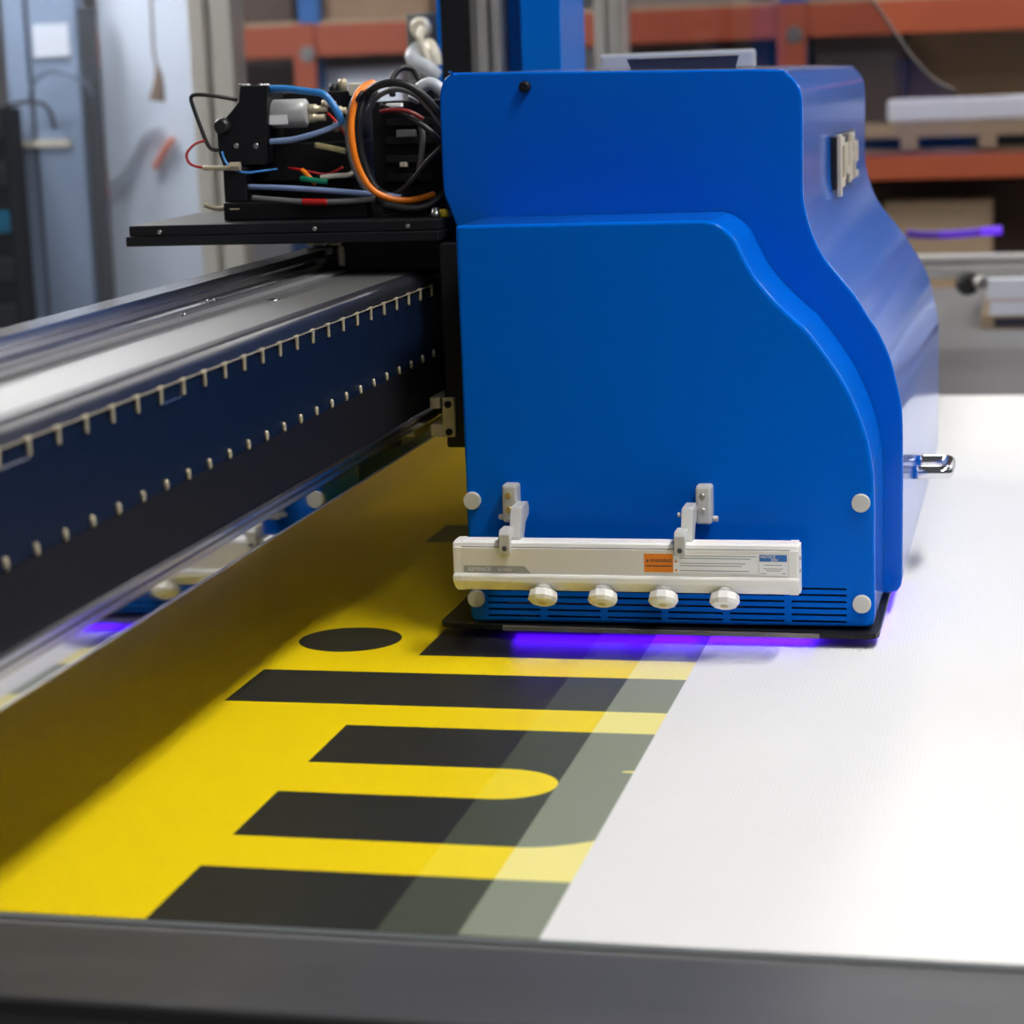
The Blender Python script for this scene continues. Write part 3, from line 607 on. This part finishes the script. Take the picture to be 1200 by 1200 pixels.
# ------------------------------------------------------------------ enclosure behind the machine
EY = 2.75
e = thing('machine_enclosure', 'aluminium framed glass enclosure standing behind the printer', 'enclosure', (-1, EY, FZ))
def ex(px_, py_=60, Y=EY): return onY(px_, py_, Y).x
for a, b in ((222, 272), (697, 731)):
    xa, xb = ex(a), ex(b); bm = bmesh.new(); wdt = xb - xa
    add_box(bm, (xa, EY, FZ), (xa + wdt*.36, EY + .09, 2.0), .003); add_box(bm, (xa + wdt*.36, EY + .016, FZ), (xa + wdt*.52, EY + .09, 2.0)); add_box(bm, (xa + wdt*.52, EY, FZ), (xb, EY + .09, 2.0), .003)
    link('post', bm, ALU, e)
xa, xb, xc = ex(222), ex(272), ex(697)
box('glass_pane', (-3.4, EY + .04, .0), (xa - .001, EY + .046, 2.0), GLASS, e)
box('glass_pane', (xb + .001, EY + .04, .0), (xc - .001, EY + .046, 2.0), GLASS, e)
box('sill_rail', (-3.4, EY, -.08), (ex(697), EY + .08, 0), ALU, e)
za, zb = onY(1140, 299, EY).z, onY(1140, 326, EY).z
bm = bmesh.new(); add_box(bm, (.24, EY, zb), (1.6, EY + .06, zb + (za - zb) * .55), .003); add_box(bm, (.24, EY + .012, zb + (za - zb) * .55), (1.6, EY + .06, zb + (za - zb) * .68)); add_box(bm, (.24, EY, zb + (za - zb) * .68), (1.6, EY + .06, za), .003)
link('side_rail', bm, ALU, e)
box('rail_post', (.25, EY + .062, -.0198), (.31, EY + .12, za), ALU, e); box('rail_post', (1.5, EY + .062, -.0198), (1.56, EY + .12, za), ALU, e)
# curved clear shield
cp = [onY(x, y, 2.70) for x, y in ((1022, 0), (1040, 25), (1060, 55), (1080, 80), (1100, 97), (1120, 106), (1150, 112), (1330, 116))]
poly = [(-.29, .40), (-.29, 1.3), (cp[0].x - .15, 1.3)] + [(p.x, p.z) for p in cp] + [(cp[-1].x, .40)]
sh = prism('clear_shield', poly, 2.700, 2.706, 'Y', ACRYL)
tag(sh, 'clear acrylic shield with a curved edge behind the print head', 'shield')
bm = bmesh.new(); add_tube(bm, [p + Vector((0, .003, 0)) for p in cp[:-2]], .0034, 8, 3); link('shield_edge', bm, mat('acrylic_edge', (.09, .075, .07), .4), sh)
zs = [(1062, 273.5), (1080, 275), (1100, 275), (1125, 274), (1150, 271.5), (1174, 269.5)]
vs = thing('violet_lamp_reflection', 'violet reflection of the uv lamp in the clear shield, built as a glowing tube', 'lamp reflection', onY(1120, 274, 2.9))  # stands in for the uv lamp mirrored in the shield; no lamp here
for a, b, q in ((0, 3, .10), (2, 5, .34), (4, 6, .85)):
    tube('reflection_segment', [onY(x, y, 2.9 + .001 * a) for x, y in zs[a:b]], .0098 + .0001 * a, mat('violet_reflection', (.05, .01, .2), .4, emis=(.17, .035, 1.0), estr=q), vs, 10)
kn = thing('clamp_wheel', 'dark round clamp wheel under the aluminium rail', 'wheel', onY(1140, 340, 2.74))
lathe('wheel_rim', onY(1130, 332, 2.745), (.6, -.8, 0), [(0, .024), (.012, .027), (.024, .024)], RUBBER, kn, 20)
lathe('wheel_hub', onY(1143, 331, 2.735), (.6, -.8, 0), [(0, .016), (.03, .014)], STEEL, kn, 16)
# feed table beyond the bed
q0, q1 = onZ(1092, 408, -.02), onZ(1170, 333, -.02)
ft = thing('feed_table', 'grey steel feed table beyond the end of the bed', 'table', (.6, 3.2, FZ))
box('table_top', (-.28, 2.56, -.06), (.60, 4.05, -.02), MIDG, ft); box('table_edge', (.605, 2.56, -.06), (.64, 4.05, -.0205), DARKG, ft); box('table_top', (.642, 2.56, -.06), (1.6, 4.05, -.02), MIDG, ft)
for x, y in ((-.2, 3.0), (1.5, 3.0), (-.2, 3.95), (1.5, 3.95)): box('leg', (x - .03, y - .03, FZ), (x + .03, y + .03, -.06), DARKG, ft)
st = thing('panel_stack', 'stack of white panels on a dark pallet on the feed table', 'stack', (.9, 3.2, -.02))
a, b = onY(1160, 404, 3.05), onY(1160, 394, 3.05)
xs = onY(1160, 380, 3.05).x
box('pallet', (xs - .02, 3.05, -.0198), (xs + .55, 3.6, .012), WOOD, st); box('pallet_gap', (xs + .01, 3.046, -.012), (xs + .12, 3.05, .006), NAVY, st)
z = .0125
for k, t_ in enumerate((.03, .008, .045)):
    box('panel', (xs - .004 * k, 3.05 + .004 * k, z), (xs + .55, 3.6, z + t_), SHEET if k != 1 else mat('pink_grey_sheet', (.5, .42, .42), .6), st); z += t_ + .0004

# ------------------------------------------------------------------ pallet racking with goods
RY = 4.7
rk = thing('pallet_rack', 'orange and blue steel pallet racking along the hall', 'rack', (0, RY + .4, FZ))
for z0, z1 in ((.685, .787), (.247, .326), (-.30, -.20)):
    box('beam', (-2.6, RY, z0), (.80, RY + .05, z1), RORANGE, rk, .004); box('beam', (-2.6, RY + .85, z0), (.80, RY + .9, z1), RORANGE, rk, .004)
def rx(px_): return onY(px_, 45, RY).x
for a, b in ((345, 369), (912, 944)):
    for yy in (RY + .052, RY + .80): box('upright', (rx(a), yy, FZ), (rx(b), yy + .05, 2.2), RBLUE, rk)
    box('end_connector', (rx(a) - .002, RY - .012, .56), (rx(b) + .002, RY - .001, .79), RORANGE, rk)
    xm = (rx(a) + rx(b)) / 2
    lathe('connector_disc', (xm + .01, RY - .012, .695), (0, -1, 0), [(0, .026), (.006, .024)], STEEL, rk, 20)
for yy in (RY + .052,): box('upright', (rx(287), yy + .3, FZ), (rx(308), yy + .35, 2.2), RBLUE, rk)
box('shelf_board', (-2.55, RY + .06, .787), (.78, RY + .84, .80), WOOD, rk)
box('shelf_board', (-2.55, RY + .06, .326), (.78, RY + .84, .338), WOOD, rk)
def rbox(name, label, cat, x0, y0, x1, y1, Y, dep, m, zf=None, grp=None):
    a = onY(x0, (y0 + y1)/2, Y); b = onY(x1, (y0 + y1)/2, Y); zt = onY((x0 + x1)/2, y0, Y).z; zb_ = zf if zf is not None else onY((x0 + x1)/2, y1, Y).z
    return tag(box(name, (a.x, Y, zb_), (b.x, Y + dep, zt), m, None, .004), label, cat, grp)
rbox('cardboard_carton', 'wide brown carton on the upper rack beam above the grey box', 'carton', 372, -40, 500, 20, RY + .11, .6, CARD, .8003)
rbox('cardboard_carton', 'dark brown carton on the upper rack beam by the glass post', 'carton', 272, -40, 342, 20, RY + .10, .18, CARDD, .8003)
rbox('cardboard_carton', 'grey brown carton on the upper rack beam above the print head', 'carton', 725, -40, 880, 10, RY + .10, .6, mat('grey_carton', (.2, .17, .15), .8, noise=.3, nscale=4), .8003)
rbox('cardboard_sheet_stack', 'tall brown stack of boards standing on the lower shelf behind the print head', 'board stack', 735, 52, 900, 120, RY + .14, .5, CARDD, .3383)
rbox('cardboard_sheet_stack', 'dark brown stack of boards standing beside the blue rack upright', 'board stack', 955, 34, 1062, 120, RY + .20, .5, CARDD, .3383)
rbox('cardboard_carton', 'large tan carton standing behind the white roll on the lower shelf', 'carton', 1065, 30, 1235, 120, RY + .30, .5, CARD, .3383)
pl = thing('wooden_pallet', 'pale wooden pallet lying on the lower rack beam', 'pallet', (.6, RY + .2, .3383))
x0 = onY(1008, 150, RY - .02).x
box('deck_board', (x0, RY + .02, .375), (.77, RY + .13, .418), WOOD, pl)
for k in range(3):
    xx = x0 + .02 + k * .235; box('pallet_block', (xx + .10, RY + .02, .3385), (xx + .15, RY + .13, .3748), WOOD, pl)
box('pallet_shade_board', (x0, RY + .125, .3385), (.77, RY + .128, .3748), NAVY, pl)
a = onY(1040, 123, RY + .05); 
o = box('white_sheet', (a.x, RY + .03, .4183), (.77, RY + .125, .4183 + .072), SHEET, None, .012); tag(o, 'long white panel resting on the wooden pallet', 'panel')
rbox('wood_plank_bundle', 'flat bundle of pale planks under the lower rack beam', 'planks', 1035, 236, 1163, 258, RY + .12, .26, WOOD, -.1895)
box('shelf_board', (-2.55, RY + .06, -.20), (.78, RY + .84, -.19), WOOD, rk)
bm = bmesh.new(); add_box(bm, (-.05, RY + .40, -.1895), (.74, RY + .78, .22), .004); tag(link('dark_carton', bm, CARDD), 'dark brown carton low on the rack behind the aluminium rail', 'carton')
rbox('white_carton', 'pale grey carton on the lower shelf behind the cable loops', 'carton', 372, 78, 470, 130, RY + .12, .4, SHEET, .3383)
rbox('cardboard_carton', 'brown carton on the lower shelf beside the glass post', 'carton', 275, 66, 343, 130, RY + .20, .14, mat('brown_grey_carton', (.17, .13, .12), .8, noise=.3, nscale=4), .3383)
rbox('cardboard_carton', 'brown carton on the lower shelf behind the conduit box', 'carton', 376, 58, 520, 130, RY + .55, .25, mat('brown_carton', (.2, .12, .09), .8, noise=.3, nscale=4), .3383)

# ------------------------------------------------------------------ cabinets seen through the glass
def cab(name, label, px0, px1, ytop, Y, dep, m, parts):
    xa, xb = onY(px0, 150, Y).x, onY(px1, 150, Y).x; zt = onY((px0 + px1)/2, ytop, Y).z
    t = thing(name, label, 'cabinet', ((xa + xb)/2, Y + dep/2, FZ))
    box('cabinet_body', (xa, Y, FZ), (xb, Y + dep, zt), m, t, .004); parts(t, xa, xb, zt, Y); return t
CY = 3.6
def pA(t, xa, xb, zt, Y):
    for a, b in ((.02, .30), (.36, .97)): box('cabinet_door', (xa + (xb-xa)*a, Y - .018, FZ + .1), (xa + (xb-xa)*b, Y - .001, zt - .04), CABB, t, .003)
    box('door_gap', (xa + (xb-xa)*.305, Y - .006, FZ + .1), (xa + (xb-xa)*.355, Y - .001, zt - .04), DARKG, t)
    box('door_sign', (xa + (xb-xa)*.42, Y - .024, .79 - .09), (xa + (xb-xa)*.88, Y - .019, .79), SHEET, t)
    box('door_strip', (xa - .0, Y - .026, .455), (xa + (xb-xa)*.80, Y - .019, .475), CREAMH, t)
cab('steel_cabinet', 'blue grey steel cabinet with double doors behind the glass', 14, 103, -60, CY, .03, CABB, pA)
def pB(t, xa, xb, zt, Y): box('cabinet_seam', (xa + .0, Y - .01, FZ), (xb, Y - .001, zt), DARKG, t)
cab('dark_column', 'dark narrow column between steel cabinet and pale panel', 102, 117, 8, CY - .03, .028, DARKG, pB)
def pC(t, xa, xb, zt, Y):
    box('panel_face', (xa + .006, Y - .012, FZ + .05), (xb - .01, Y - .001, zt - .02), CABP, t, .003)
cab('pale_cabinet', 'wide pale blue grey cabinet beside the aluminium post', 122, 236, -60, CY + .1, .08, CABP, pC)
def pD(t, xa, xb, zt, Y):
    for k in range(6): box('rack_module', (xa + .01, Y - .02, zt - .08 - k*.13), (xb - .01, Y - .001, zt - .0 - k*.13 - .02), RUBBER if k != 2 else mat('cyan_module', (.0, .12, .22), .4), t, .003)
cab('server_rack', 'black equipment rack with stacked modules beside the steel cabinet', -90, 8, 128, CY - .15, .10, BLACKM, pD)
tag(tube('black_hose', [onY(x, y, CY - .1) for x, y in ((0, 128), (20, 121), (45, 120), (58, 130), (64, 150))], .006, RUBBER), 'black hose arching from the equipment rack before the cabinet', 'hose')
tag(tube('grey_hose', [onY(x, y, CY - .08) for x, y in ((34, 118), (40, 96), (58, 84), (80, 88), (100, 98), (108, 112))], .005, mat('slate_hose', (.10, .13, .18), .5)), 'slate grey hose arching across the steel cabinet doors', 'hose')
tag(tube('cable_reflection', [onY(x, y, CY + .07) for x, y in ((203, 162), (192, 178), (181, 197))], .010, mat('coral_reflection', (.62, .20, .13), .5)), 'short coral reflection of the orange cable in the glass, built as a tube', 'streak')  # orange cable's reflection in the glass, built as a solid tube
tag(tube('hose_reflection', [onY(x, y, CY + .07) for x, y in ((188, 150), (172, 155), (160, 176), (146, 202), (126, 217))], .008, mat('pale_hose_reflection', (.50, .55, .62), .5)), 'pale hoses mirrored in the glass before the pale cabinet, built as a tube', 'hose')  # tube standing for the pale hoses reflected in the glass
tag(tube('hanging_hook', [onY(x, y, 3.5) for x, y in ((176, -20), (179, 40), (181, 66), (186, 90), (184, 118))], lambda u: .004 + .05 * max(0, u - .6), mat('tan_hook', (.24, .17, .13), .6)), 'tan hoist hook hanging before the pale cabinet', 'hook')
